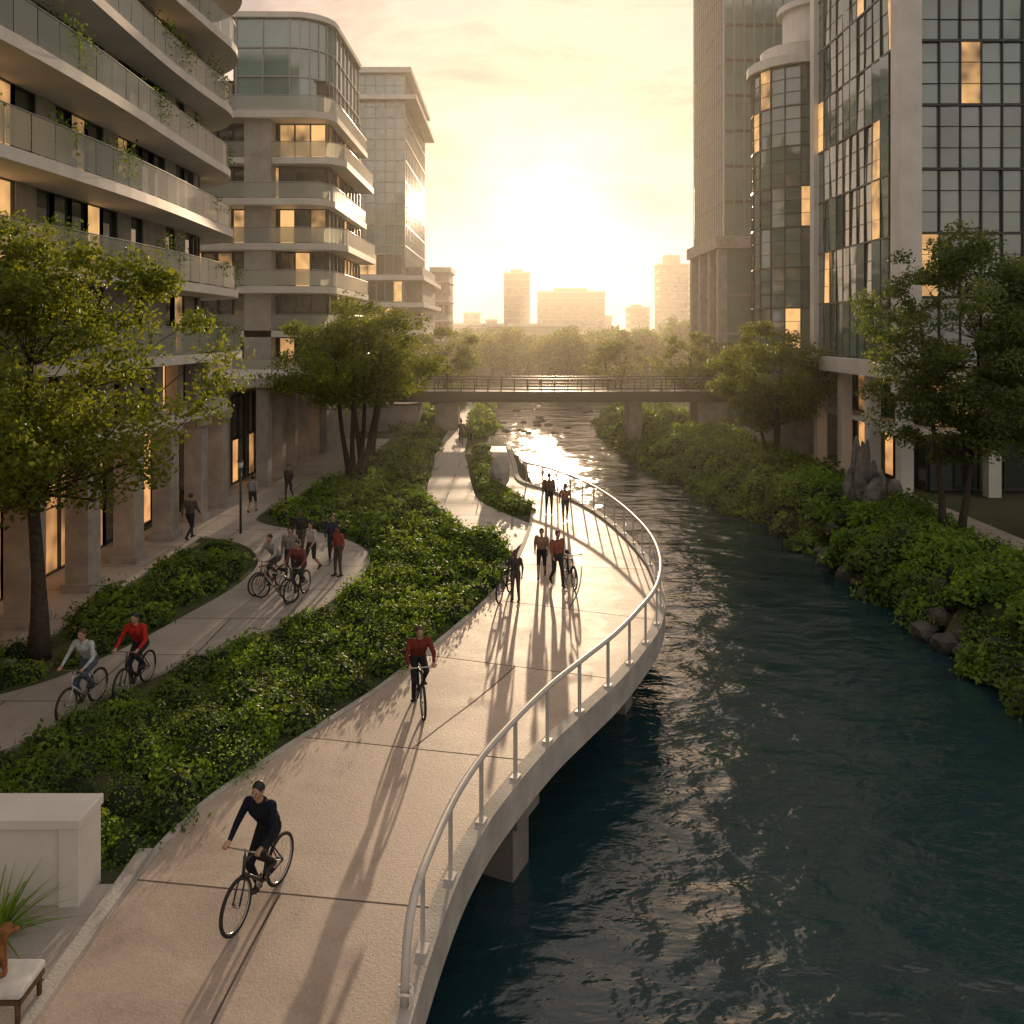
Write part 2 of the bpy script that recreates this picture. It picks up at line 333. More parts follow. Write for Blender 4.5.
# ------------------------------------------------------------------ shrubs
def shrubs(name,poly,dens,rr,mats,leaf,lpb,seed,hs=1.0,zoff=0,zf=None):
    r=np.random.default_rng(seed); P=np.array([p[:2] for p in poly]); mn,mx=P.min(0),P.max(0)
    n=int(dens*(mx-mn).prod()); C=r.uniform(mn,mx,(n,2)); C=C[inpoly(C,[tuple(p) for p in P])]
    e=MB(); LP=[];LN=[];LS=[];LM=[]
    for c in C:
        big=.5+.5*math.sin(c[0]*.9+seed)*math.cos(c[1]*.6+seed*2)
        R=rr[0]+(rr[1]-rr[0])*(.35*r.random()+.65*big*r.uniform(.6,1)); h=R*r.uniform(.75,1.15)*hs
        z0=(zf(c[0],c[1]) if zf else 0)+zoff
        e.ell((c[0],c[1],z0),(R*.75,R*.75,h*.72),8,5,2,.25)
        far=min(3.2,max(1,c[1]/17.))
        k=int(lpb*(R/.5)**2/far**1.6); 
        if k<6: k=6
        D=r.normal(size=(k,3)); D[:,2]=np.abs(D[:,2])*.9-.12; D/=np.linalg.norm(D,axis=1,keepdims=True)
        lump=1+.16*np.sin(D[:,0]*7+c[0]*5)*np.cos(D[:,1]*6+c[1]*3)+r.normal(0,.11,k)+ (r.random(k)<.08)*r.uniform(.1,.5,k)
        LP.append(np.array([c[0],c[1],z0])+D*np.array([R,R,h])*lump[:,None])
        LN.append(D*.7+r.normal(0,.6,(k,3))+np.array([0,0,.35])); LS.append(leaf*r.choice([.75,1,1.45])*far**.85*r.uniform(.6,1.35,k))
        LM.append(np.full(k,0 if r.random()<.62 else 1))
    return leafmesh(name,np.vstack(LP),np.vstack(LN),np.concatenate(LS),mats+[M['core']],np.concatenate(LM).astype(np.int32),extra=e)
dl=[p for p in offs(Lp,-.38)]
edge=[tuple(p) for p in dl if 12.6<p[1]<30.3]
bedC=[(-5.9,12.65)]+edge+[(-1.9,33.8),(-3.8,37.8),(-4.6,42),(-4.9,50),(-5.3,60),(-7.9,60),(-8.6,52),(-9.1,45.3),(-9.8,41.2),(-10.4,36.8),(-9.8,35.2),(-6.8,33.5),(-4.8,30.9),(-4.4,27.6),(-5.0,24.3),(-6.9,21.0),(-8.5,18.1),(-9.4,15.7),(-12,13.6),(-12,12.65)]
shrubs('shrub_bed',bedC,4.2,(.26,.66),[M['s1'],M['s2']],.075,430,3)
bedL=[(-17,15.2),(-11.6,18.8),(-10.3,20.8),(-9.5,24),(-9.0,26.7),(-9.2,29.1),(-10.4,31),(-11.6,32),(-11.8,31),(-11.9,22),(-15,18)]
shrubs('shrub_bed',bedL,3.2,(.3,.62),[M['s2'],M['s1']],.09,380,5)
bedI=[(.7,36),(-.1,37.2),(-1.2,39.8),(-1.6,43),(-2.1,50),(-2.5,58),(-1.9,58),(-1.4,50),(-1.1,44),(-.2,41.3),(.5,38.6)]
shrubs('shrub_bed',bedI,3.5,(.3,.6),[M['s1'],M['s2']],.1,380,8)
bedR=[(13.7,8),(13.5,20),(13.2,30),(12.8,36),(12.6,40),(11.3,49),(9.8,60),(9.0,72),(8.7,88),(15,88),(17.2,60),(17.4,40),(17.8,8)]
shrubs('riverbank_shrubs',bedR,1.8,(.35,1.1),[M['s1'],M['s2']],.11,380,11,1.0,.0,lambda x,y: max(-1.75,float(height(np.array([x]),np.array([y]))[0]*.62)))
bedF=[(-3.0,62),(-1.9,70),(-3,90),(-3.4,110),(-9,115),(-12,90),(-10,66),(-5.6,62),(-5.4,95),(-3.0,95)]
shrubs('riverbank_shrubs',bedF,.8,(.6,1.2),[M['s1'],M['s2']],.14,300,12,.9)
def rock(mb,c,r,seed,mat=0,sub=2,spike=1):
    bm=bmesh.new(); bmesh.ops.create_icosphere(bm,subdivisions=sub,radius=1)
    rr=random.Random(seed); dirs=[Vector((rr.gauss(0,1),rr.gauss(0,1),rr.gauss(0,1))).normalized() for _ in range(12)]
    for v in bm.verts:
        k=1
        for q in dirs:
            dd=v.co.dot(q)
            if dd>.62: k=min(k,.62/dd+.1)
        k*=1+rr.uniform(-.06,.06)
        v.co=Vector((v.co.x*r[0]*k,v.co.y*r[1]*k,v.co.z*r[2]*k))
    mb.add([(v.co.x+c[0],v.co.y+c[1],v.co.z+c[2]) for v in bm.verts],[[v.index for v in f.verts] for f in bm.faces],mat); bm.free()
mb=MB()
for i in range(170):
    y=random.uniform(10,60) if i<110 else random.uniform(10,34); x=float(rb(y))+random.uniform(-.3,1.2); s=random.uniform(.2,.55); rock(mb,(x,y,-1.75+max(0,(x-rb(y)+.3))*random.uniform(.3,.9)),(s,s*1.1,s*.9),i,0,2)
for i in range(60):
    y=random.uniform(42,110); x=float(lb(y))+random.uniform(-.2,.6); s=random.uniform(.25,.6); rock(mb,(x,y,-1.7+random.uniform(0,.5)),(s,s,s*.7),i+500,0,1)
for i in range(24):
    y=random.uniform(80,112); x=random.uniform(lb(y),rb(y)); s=random.uniform(.2,.6); rock(mb,(x,y,-1.75),(s*1.3,s,s*.5),i+900,0,1)
mb.build('riverbank_rocks',[M['rock']])
mb=MB()
for i,(dx,dy,h,w_) in enumerate(((0,0,1.9,.42),(.5,.2,1.5,.36),(-.45,.3,1.2,.36),(.25,-.5,1.0,.45),(1.0,.5,1.1,.4),(-.15,.5,2.2,.26),(1.5,.2,.8,.45),(.3,.3,2.0,.22),(.75,-.1,1.3,.28))): rock(mb,(15.7+dx,38+dy,h*.6),(w_,w_,h),i+70,0,3)
mb.build('rock_formation',[M['rockg']])
mb=MB(); rock(mb,(-.55,43.5,.75),(.6,.5,1.15),31,0,2); mb.build('standing_stone',[M['paler']])

# ------------------------------------------------------------------ trees
def tree(name,base,H,cr,cz,seed,nc=110,lpc=230,leaf=.13,fm='f1',trunks=1,tr=.17,crz=None,name_leaf='crown'):
    r=np.random.default_rng(seed); e=empty(name,base)
    crz=crz or (H-cz)
    mb=MB(); cl=[]
    while len(cl)<nc:
        q=r.uniform(-1,1,3); rad=np.linalg.norm(q)
        if rad>1 or rad<.3: continue
        if r.random()>rad**1.2: continue
        lob=1+.2*math.sin(3*math.atan2(q[1],q[0])+seed)+.12*math.sin(5*q[2]+seed)
        wz=1 if q[2]>0 else .8
        c=np.array([q[0]*cr*lob,q[1]*cr*lob,cz+q[2]*crz*wz]); cl.append(c)
    tops=[]
    for t in range(trunks):
        a=2*math.pi*t/trunks+seed; off=.0 if trunks==1 else .35
        lean=np.array([math.cos(a),math.sin(a)])*(.0 if trunks==1 else cr*.28)+r.normal(0,.12,2)
        pts=[]
        hz=cz+crz*.35
        for k in range(9):
            u=k/8; pts.append((math.cos(a)*off+lean[0]*u+.1*math.sin(u*5+seed+t),math.sin(a)*off+lean[1]*u+.1*math.cos(u*4+t),u*hz-.1))
        rad=[tr*(1.35-.35*min(1,u*8/8*4) if u<.25 else 1.0)*(1-.72*u) for u in [k/8 for k in range(9)]]
        rad[0]=tr*1.5
        mb.tube(pts,rad,9,0); tops.append(np.array(pts))
    for i,c in enumerate(cl):
        if i%2 and nc>60: continue
        T=tops[i%len(tops)]; 
        zz=max(cz-crz*.75, c[2]-np.linalg.norm(c[:2]-T[4][:2])*.7); k=np.argmin(np.abs(T[:,2]-zz)); k=max(3,min(7,k)); s_=T[k]
        mid=(s_+c)/2+np.array([0,0,-.12*np.linalg.norm(c-s_)])+r.normal(0,.12,3)
        w0=tr*.30*(1-k/12)
        mb.tube([s_,s_*.6+mid*.4+r.normal(0,.04,3),mid,c*.6+mid*.4+r.normal(0,.05,3),c],[w0,w0*.8,w0*.6,w0*.35,w0*.15],5,0,cap=False)
    mb.build('trunk_and_limbs',[M['bark']],e)
    P=[];Nn=[];Sz=[]
    for c in cl:
        k=int(lpc*r.uniform(.5,1.3)); R=cr*r.uniform(.13,.26)
        D=r.normal(size=(k,3)); D/=np.linalg.norm(D,axis=1,keepdims=True); rad=R*r.random(k)**.45
        q=D*rad[:,None]*np.array([1.15,1.15,.7]); q[:,2]-=.15*np.abs(q[:,:2]).sum(1)
        P.append(c+q); Nn.append(D*.4+r.normal(0,.6,(k,3))+np.array([0,0,.5])); Sz.append(leaf*r.uniform(.6,1.3,k))
    leafmesh(name_leaf,np.vstack(P),np.vstack(Nn),np.concatenate(Sz),[M[fm]],None,e,aspect=.6)
    return e
tree('broadleaf_tree',(-11.6,20.6,0),11,3.5,6.9,1,150,250,.15,'f1',1,.2,3.9)
tree('broadleaf_tree',(-12.6,17.0,0),9.6,2.6,6.0,2,80,240,.15,'f1',1,.17,3.0)
tree('broadleaf_tree',(-8.2,45,0),9.9,4.1,6.5,3,150,180,.2,'f1',4,.16,3.1)
tree('broadleaf_tree',(-9.0,53,0),9.2,3.6,6.0,4,80,150,.22,'f1',2,.18,2.9)
tree('broadleaf_tree',(-6.2,78,0),8.6,3.5,5.4,5,60,110,.3,'f1',2,.2,2.9)
tree('willow_tree',(17.2,33.2,0),12.4,2.9,7.0,6,190,210,.16,'f2',2,.13,5.1)
tree('willow_tree',(20.6,32.0,0),11.2,3.1,6.4,16,150,200,.16,'f2',2,.13,4.8)
tree('willow_tree',(15.6,51,0),8.8,3.3,5.0,7,130,170,.22,'f1',3,.13,3.6)
tree('broadleaf_tree',(15.8,74,0),8.6,3.6,5.0,8,60,110,.3,'f1',2,.2,3)
tree('broadleaf_tree',(10.9,90,0),7.2,3.2,4.4,9,50,110,.3,'f1',2,.2,2.8)
r=np.random.default_rng(20); P=[];Nn=[];Sz=[]
e=MB()
for i in range(150):
    x=r.uniform(-55,75); y=r.uniform(126,175)+abs(x-6)*.3; H=r.uniform(5.5,9.5)+ (2.0 if abs(x-6)>25 else 0); R=r.uniform(2.6,4.2)
    e.tube([(x,y,0),(x+.2,y,H*.5),(x,y,H*.8)],[.3,.2,.08],5,1)
    for c in range(14):
        q=r.normal(size=3); q/=np.linalg.norm(q); c_=np.array([x,y,H*.6])+q*np.array([R,R,H*.36])*r.uniform(.3,.95)
        k=70; D=r.normal(size=(k,3)); D/=np.linalg.norm(D,axis=1,keepdims=True)
        P.append(c_+D*R*.42*(r.random(k)**.4)[:,None]); Nn.append(D*.5+r.normal(0,.5,(k,3))); Sz.append(r.uniform(.35,.75,k))
leafmesh('distant_trees',np.vstack(P),np.vstack(Nn),np.concatenate(Sz),[M['f1'],M['bark']],None,extra=e,aspect=.7)

# ------------------------------------------------------------------ buildings
def cw(mb,p0,p1,z0,z1,nb,nf,gl=0,fr=1,lit=None,pl=.0,mt=.07,dp=.12,sub=0,tilt=.012,slab=None):
    p0=np.array(p0,float);p1=np.array(p1,float); D=p1-p0; Ln=np.linalg.norm(D); t=D/Ln; n=np.array([t[1],-t[0]]); a=math.atan2(t[1],t[0])
    bw=Ln/nb; fh=(z1-z0)/nf
    for i in range(nb):
        for j in range(nf):
            A=p0+t*bw*i; B=p0+t*bw*(i+1); za=z0+fh*j; zc=za+fh
            e=[random.uniform(-tilt,tilt) for _ in range(3)]
            q=[(A,za,e[0]),(B,za,e[1]),(B,zc,e[2]),(A,zc,e[0]+e[2]-e[1])]
            mt_=gl
            if lit is not None and random.random()<pl: mt_=lit
            mb.add([(c[0]+n[0]*ee,c[1]+n[1]*ee,z) for c,z,ee in q],[(0,1,2,3)],mt_)
    for i in range(nb+1):
        c=p0+t*bw*i+n*dp*.5; mb.box((c[0],c[1],(z0+z1)/2),(mt,dp,z1-z0),a,fr)
    c0=(p0+p1)/2
    for j in range(nf+1):
        c=c0+n*(dp*.5+.004); h=mt*1.1 if slab is None else slab
        mb.box((c[0],c[1],z0+fh*j),(Ln+.01,dp*.9,h),a,fr)
        if sub and j<nf:
            for k in range(1,sub+1):
                c=c0+n*dp*.3; mb.box((c[0],c[1],z0+fh*(j+k/(sub+1))),(Ln,dp*.5,mt*.5),a,fr)
# --- curved apartment block (left)
e=empty('apartment_building')
YE=37.6
def outline(off,wave=0,ph=0,y0=-4):
    pts=[]
    for y in np.arange(y0,YE+.01,1.04): pts.append(np.array([-14.2+off+wave*math.sin(y*.22+ph),y]))
    xw=pts[-1][0]; yl=pts[-1][1]; R=3.6+off*.6
    cx=xw-R
    for a in np.linspace(0,90,12)[1:]:
        a=math.radians(a); pts.append(np.array([cx+R*math.cos(a),yl+ (R+.4)*math.sin(a)]))
    yN=pts[-1][1]; pts.append(np.array([-32.,yN])); return pts
wall=outline(0)
z0s=[7.05+2.75*k for k in range(8)]
mb=MB(); gb=MB(); wb=MB(); hb=MB(); PP=[];PN=[];PS=[]
for k,z in enumerate(z0s):
    O=outline(1.75+.0*k,.28,k*.9)
    poly=[tuple(p) for p in O]+[(-32,-4)]
    mb.prism(poly,z-.34,z+.0,0)
    I=outline(1.66,.28,k*.9)
    for a,b_ in zip(I[:-2],I[1:-1]):
        t=b_-a; Ld=np.linalg.norm(t); t=t/Ld; A=a+t*.02; B=b_-t*.02
        gb.add([(A[0],A[1],z+.06),(B[0],B[1],z+.06),(B[0],B[1],z+1.02),(A[0],A[1],z+1.02)],[(0,1,2,3)],0)
    gb.tube([(p[0],p[1],z+1.05) for p in I[:-1]],.022,6,1)
    for p in I[:-1:2]: gb.box((p[0]-.03,p[1],z+.52),(.03,.03,1.04),0,1)
    nxt=z+2.75-.34
    for a,b_ in zip(wall[:-1],wall[1:]):
        if b_[1]<0: continue
        Ld=np.linalg.norm(b_-a)
        if Ld>3: cw(wb,a,b_,z,nxt,10,1,0,1,2,.1,.09,.1); continue
        rr=random.Random(int(a[1]*3+k*17)).random()
        if rr<.3:
            t=b_-a; c=(a+b_)/2; wb.box((c[0],c[1],(z+nxt)/2),(Ld+.0,.3,nxt-z-.004),math.atan2(t[1],t[0]),3)
        else: cw(wb,a,b_,z+.003,nxt-.003,1,1,0,1,2,.18,.07,.1,sub=0)
    rr=np.random.default_rng(100+k)
    for q in range(6):
        i=rr.integers(20,len(I)-9); c=I[i]; 
        hb.box((c[0]-.45,c[1],z+.2),(.4,1.0,.4),0,0)
        kk=420; hgt=rr.uniform(.15,.42); D=rr.normal(size=(kk,3))*np.array([.22,.5,hgt])+np.array([c[0]-.35,c[1],z+.8+hgt*.4]); D[:,2]=np.clip(D[:,2],z+.25,z+2.3)
        PP.append(D);PN.append(rr.normal(size=(kk,3)));PS.append(rr.uniform(.07,.17,kk))
        if q<2:
            kk=110; u=rr.random(kk)**1.4; D=np.stack([c[0]+.13+rr.normal(0,.05,kk),c[1]+rr.normal(0,.35,kk),z+1.1-u*1.0],1); PP.append(D);PN.append(rr.normal(size=(kk,3)));PS.append(rr.uniform(.05,.12,kk))
leafmesh('balcony_plants',np.vstack(PP),np.vstack(PN),np.concatenate(PS),[M['s2']],None,e)
mb.prism([tuple(p) for p in outline(1.2)]+[(-32,-4)],29.05,29.5,0)
mb.build('floor_slabs',[M['white']],e); gb.build('balustrades',[M['bal'],M['steel']],e); wb.build('walls_and_windows',[M['glD'],M['dark'],M['lit'],M['stone']],e); hb.build('planter_boxes',[M['conc']],e)
mb=MB()
mb.prism([tuple(p) for p in outline(1.35)]+[(-32,-4)],4.35,4.75,0)
mb.b2(-32,-15.6,-4,39,0,6.7,0)
pod=outline(1.0)
for i in range(2,len(pod)-1,3):
    p=pod[i]; mb.box((p[0],p[1],2.18),(.7,.8,4.33),0,1); mb.box((p[0],p[1],4.15),(.95,1.05,.28),0,1); mb.box((p[0],p[1],.15),(.9,1.0,.3),0,1)
for i in range(0,len(pod)-1,2):
    p=pod[i]; mb.box((p[0]-.9,p[1],5.7),(.5,.6,1.9),0,1)
gw=MB()
for a,b_ in zip(wall[4:-2:2],wall[6:-1:2]): cw(gw,a+np.array([-.9,0]),b_+np.array([-.9,0]),.05,4.3,2,1,0,1,2,.6,.08,.1,sub=1); cw(gw,a+np.array([-.3,0]),b_+np.array([-.3,0]),4.8,6.7,2,1,0,1,2,.15,.08,.1)
mb.b2(-22,-14.4,42.6,54,0,5.1,1)
mb.b2(-22,-12.0,42.6,54,5.1,5.55,0)
for y in np.arange(43.2,54.2,2.7): mb.box((-12.6,y,2.55),(.6,.7,5.09),0,1)
for y in np.arange(43.2,51.5,2.7): cw(gw,(-14.38,y+.3),(-14.38,y+2.5),.1,4.6,2,2,0,1,2,.6,.08,.08)
for y in np.arange(43,54,1.2): mb.box((-12.15,y,6.05),(.04,.04,1.0),0,2)
mb.box((-12.15,48.3,6.56),(.06,11.2,.06),0,2)
mb.build('podium',[M['white'],M['stone'],M['steel']],e); gw.build('shopfronts',[M['glD'],M['dark'],M['shop']],e)

# --- terraced office (left, second)
e=empty('terraced_building'); mb=MB(); gw=MB()
mb.b2(-24,-12.0,55,66,0,21.9,1)
levels=[5.2+2.75*k for k in range(7)]
for k,z in enumerate(levels):
    ex=[.6,1.1,.2,.9,.0,.7,.1][k]; ey=[1.4,.4,1.6,.6,1.2,.2,.9][k]
    R=1.6
    x1=-11.3+ex*.8; y0=54-ey; poly=[(-24,y0),(x1-R,y0)]+[(x1-R+R*math.sin(a),y0+R-R*math.cos(a)) for a in np.linspace(0,math.pi/2,7)[1:]]+[(x1,66),(-24,66)]
    mb.prism(poly,z-.42,z,0)
    cw(gw,(-24,54.9),(-12.0,54.9),z+.003,z+2.3,12,1,0,1,2,.22,.09,.12)
    cw(gw,(-11.9,54.95),(-11.9,66),z+.003,z+2.3,9,1,0,1,2,.2,.09,.12)
    pts=[(p[0]-.08,p[1]+.08,z+1.0) for p in poly[1:-2]]; pts=[(-24,y0+.08,z+1.0)]+pts+[(x1-.08,66,z+1.0)]
    gw.tube(pts,.03,5,3)
    for a,b_ in zip(pts[:-1],pts[1:]): gw.add([(a[0],a[1],z+.05),(b_[0],b_[1],z+.05),(b_[0],b_[1],z+.95),(a[0],a[1],z+.95)],[(0,1,2,3)],4)
mb.b2(-16.9,-15.2,53.6,54.7,5.2,21.6,3)
x1,y0,R=-11.8,54.3,2.4
arc=[(x1-R+R*math.sin(a),y0+R-R*math.cos(a)) for a in np.linspace(0,math.pi/2,7)]
pl=[(-17.6,y0)]+arc+[(x1,65)]
for a,b_ in zip(pl[:-1],pl[1:]):
    Ld=math.dist(a,b_); cw(gw,a,b_,22.3,27.9,max(1,int(Ld/1.3)),3,5,3,2,.03,.08,.1)
cw(gw,(-17.6,65),(-17.6,y0),22.3,27.9,8,3,5,3,2,.03,.08,.1)
mb.prism(pl+[(-17.6,65)],21.9,22.3,0); mb.prism([(p[0]-.3,p[1]+.3) for p in pl]+[(-17.3,65)],22.2,27.8,2)
mb.prism([(-17.9,y0-.3)]+[(p[0]+.25,p[1]-.25) for p in arc]+[(x1+.3,65)]+[(-17.9,65)],27.9,28.25,0)
mb.b2(-16.5,-13,57,63,28.2,29.0,0)
mb.build('slabs_and_core',[M['white'],M['stone'],M['dark'],M['conc']],e); gw.build('glazing',[M['glD'],M['dark'],M['lit'],M['steel'],M['bal'],M['glL']],e)

# --- glass tower (left, third)
e=empty('glass_tower'); mb=MB(); gw=MB(); 
mb.b2(-20.6,-12.2,95.3,116,0,36.6,0)
cw(gw,(-20.8,95),(-12,95),15,36.5,8,9,0,1,None,0,.12,.12,sub=1); cw(gw,(-12,95),(-12,116),15,36.5,14,9,0,1,None,0,.12,.12,sub=1)
mb.b2(-21.2,-10.6,94.2,116.5,33.6,34.1,1); mb.b2(-21.2,-11.2,94.4,116.5,36.6,37.2,1)
mb.b2(-12.2,-10.2,97,113,8,15.2,2); mb.b2(-20.8,-12,94.7,116,0,14.8,2)
for z in (4.5,7.5,10.5,13.5): mb.b2(-21.4,-9.7,93.6,116.4,z,z+.5,1); cw(gw,(-20.8,94.5),(-12.2,94.5),z+.6,z+2.9,9,1,2,1,3,.15,.1,.1)
mb.build('structure',[M['dark'],M['white'],M['stone']],e); gw.build('glazing',[M['glL'],M['steel'],M['glD'],M['lit']],e)

# --- large glass office (right)
e=empty('office_building'); mb=MB(); gw=MB()
mb.b2(19.2,44,40.6,51.2,6.4,46,2)
cw(gw,(19.25,40.3),(44,40.3),6.5,46,25,13,0,1,2,.08,.05,.12,sub=2,slab=.12,tilt=.04); 
cw(gw,(18.6,51.6),(18.6,40.9),6.5,46,11,13,0,1,2,.08,.045,.06,sub=2,slab=.10,tilt=.04)
mb.b2(18.2,19.2,39.8,40.85,5.0,46.5,0); mb.b2(24.6,25.2,39.9,40.25,6.5,46.5,0)
mb.b2(18.3,18.95,51.5,52.2,5.5,46.5,0); mb.b2(34.5,35.2,39.9,40.25,6.5,46.5,0)
mb.b2(18.0,44,39.5,52.3,5.65,6.45,0)
mb.b2(20.6,44,42,52,0,5.65,2)
mb.b2(19.0,20.5,40.6,52.2,3.0,3.22,0); mb.b2(18.2,44,40.4,41.9,2.98,3.2,0)
cw(gw,(20.55,51.6),(20.55,42),.1,2.95,8,1,3,1,4,.4,.08,.1); cw(gw,(20.55,51.6),(20.55,42),3.25,5.6,8,1,3,1,4,.15,.08,.1)
cw(gw,(20.6,41.95),(44,41.95),.1,2.95,19,1,3,1,4,.35,.08,.1); cw(gw,(20.6,41.95),(44,41.95),3.25,5.6,19,1,3,1,4,.2,.08,.1)
for y in (40.7,44.3,48,51.8): mb.b2(18.5,19.1,y-.3,y+.3,0,5.65,0)
for x in (23,27,31,35,39): mb.b2(x-.3,x+.3,40.45,41.0,0,5.65,0)
mb.b2(18.3,44,46,52,46.4,47.2,0)
mb.build('frame',[M['white'],M['stone'],M['dark']],e); gw.build('curtain_wall',[M['glT'],M['dark'],M['lit'],M['glD'],M['shop']],e)

# --- round glass tower
e=empty('round_glass_tower'); mb=MB(); gw=MB()
def ring(cx,cy,R,n=20): return [(cx+R*math.cos(2*math.pi*i/n),cy+R*math.sin(2*math.pi*i/n)) for i in range(n)]
c=(19.4,57.2); P=ring(*c,3.1)
for a,b_ in zip(P,P[1:]+P[:1]): cw(gw,a,b_,6.8,25,1,7,0,1,2,.10,.06,.09,sub=2,slab=.10,tilt=.025)
mb.prism(ring(*c,3.0),0,25,2); mb.prism(ring(*c,3.5,28),25,25.6,0); mb.prism(ring(*c,2.6,28),25.6,26.6,0); mb.prism(ring(*c,3.4,28),6.1,6.8,0); mb.prism(ring(*c,3.15,28),0,6.1,1)
mb.prism(ring(21.6,60,2.4,28),25,30.2,0); mb.prism(ring(21.6,60,2.8,28),30.2,30.6,0)
mb.b2(19.2,30,58.5,68,0,25,1)
mb.build('drum_and_cornices',[M['white'],M['stone'],M['dark']],e); gw.build('glazing',[M['glT'],M['dark'],M['lit']],e)

# --- fluted high rise
e=empty('high_rise_tower'); mb=MB(); X0=18.9; X1=32
mb.b2(X0+.4,X1,77,89,0,90,1)
for x in np.arange(X0+.3,X1,.9): mb.box((x,76.87,52.9),(.12,.24,73),0,0)
for y in np.arange(77.1,89,.9): mb.box((X0+.3,y,52.9),(.18,.14,73),0,0)
mb.b2(X0-.6,X1,76.0,89.2,15.3,16.4,2)
for z in np.arange(19.5,90,3.2): mb.b2(X0+.3,X1,76.9,89,z,z+.22,3)
for x in (X0,22,26,30): mb.box((x,76.6,7.6),(.8,.8,15.3),0,2)
for y in (80,84,88): mb.box((X0,y,7.6),(.8,.8,15.3),0,2)
for z in (4,7.5,11): mb.b2(X0+.2,X1,76.8,89,z,z+.3,2)
mb.build('fins_and_core',[M['bronze'],M['glL'],M['stone'],M['dark']],e)
e=empty('glass_tower'); mb=MB(); gw=MB()
mb.b2(24.3,36,100.3,112,0,80,0); cw(gw,(24,100),(36,100),0,80,12,24,0,1,None,0,.1,.1); cw(gw,(24,112),(24,100),0,80,12,24,0,1,None,0,.1,.1)
mb.build('structure',[M['dark']],e); gw.build('glazing',[M['glT'],M['steel']],e)

# --- distant skyline
def tower(name,x0,x1,y,dp,h,fl=3.2,bays=None,cap=0,mt='white'):
    e=empty(name); mb=MB(); mb.b2(x0,x1,y,y+dp,0,h,0)
    nf=int(h/fl); bays=bays or max(3,int((x1-x0)/3.4)); bw=(x1-x0)/bays
    for j in range(nf):
        for i in range(bays): mb.b2(x0+bw*(i+.2),x0+bw*(i+.8),y-.12,y-.02,j*fl+1.0,j*fl+2.5,1)
        for i in range(int(dp/3.4)): 
            for xx,s in((x0,-1),(x1,1)): mb.b2(xx+(s*.02 if s>0 else -.12),xx+(.12 if s>0 else -.02),y+3.4*i+.7,y+3.4*i+2.5,j*fl+1.0,j*fl+2.5,1)
    for j in range(0,nf): mb.b2(x0-.25,x1+.25,y-.3,y+dp,j*fl+fl-.25,j*fl+fl,2)
    mb.b2(x0-.4,x1+.4,y-.4,y+dp+.4,h,h+.8,2)
    if cap: mb.b2(x0+(x1-x0)*.25,x1-(x1-x0)*.25,y+2,y+dp-2,h+.8,h+.8+cap,0)
    mb.build('walls_and_windows',[M['concd'] if mt=='conc' else M['stone'],M['glD'],M[mt]],e)
tower('apartment_tower',-3.3,7.4,350,12,31,cap=1.2,mt='conc')
tower('apartment_block',11.6,41.6,380,14,24.5,cap=1.5,mt='conc')
tower('apartment_tower',57.5,68.5,330,13,33,cap=3.5,mt='conc')
tower('apartment_tower',59,66.5,410,12,18.5,mt='conc')
tower('low_rise_building',-6,17,215,12,8.8,3.0)
tower('low_rise_building',-28,-6,300,14,9.5,3.0)
tower('low_rise_building',20,44,270,14,6.5,3.0)
tower('apartment_tower',-13.2,-10.4,140,10,17.5)
tower('low_rise_building',44,60,240,14,10,3.0)
tower('apartment_block',70,100,300,16,19)
tower('apartment_block',-70,-30,330,16,21)
tower('apartment_tower',-24,-16,420,14,16,mt='conc')
tower('apartment_tower',46,53,450,14,15,mt='conc')
tower('apartment_tower',80,92,430,14,40)
tower('apartment_tower',50,57,360,14,17,cap=1,mt='conc')
tower('apartment_tower',-12,-7,390,12,12,mt='conc')

# ------------------------------------------------------------------ bridge
e=empty('footbridge'); mb=MB()
mb.b2(-12.5,19,67,70.6,2.55,3.05,0); mb.b2(-12.5,19,66.8,66.98,2.3,3.15,1); mb.b2(-12.5,19,70.62,70.8,2.3,3.15,1)
for x in (-5.2,): mb.b2(x-.9,x+.9,67.3,70.3,-3,2.54,2); mb.b2(x-1.3,x+1.3,67.1,70.5,2.05,2.54,2)
for x in (9.8,): mb.b2(x-.5,x+.5,67.4,70.2,-3.2,2.54,2)
mb.b2(14.7,16.4,67.2,70.4,-.1,2.54,2); mb.b2(-14,-7.4,67.2,70.4,-.1,2.0,2)
for yy in (66.9,70.7):
    mb.b2(-12.5,19,yy-.04,yy+.04,4.05,4.14,1); mb.b2(-12.5,19,yy-.02,yy+.02,3.6,3.64,1)
    for x in np.arange(-12.4,19,1.05): mb.b2(x-.04,x+.04,yy-.03,yy+.03,3.15,4.05,1)
mb.build('deck_railing_piers',[M['concd'],M['dark'],M['stone']],e)

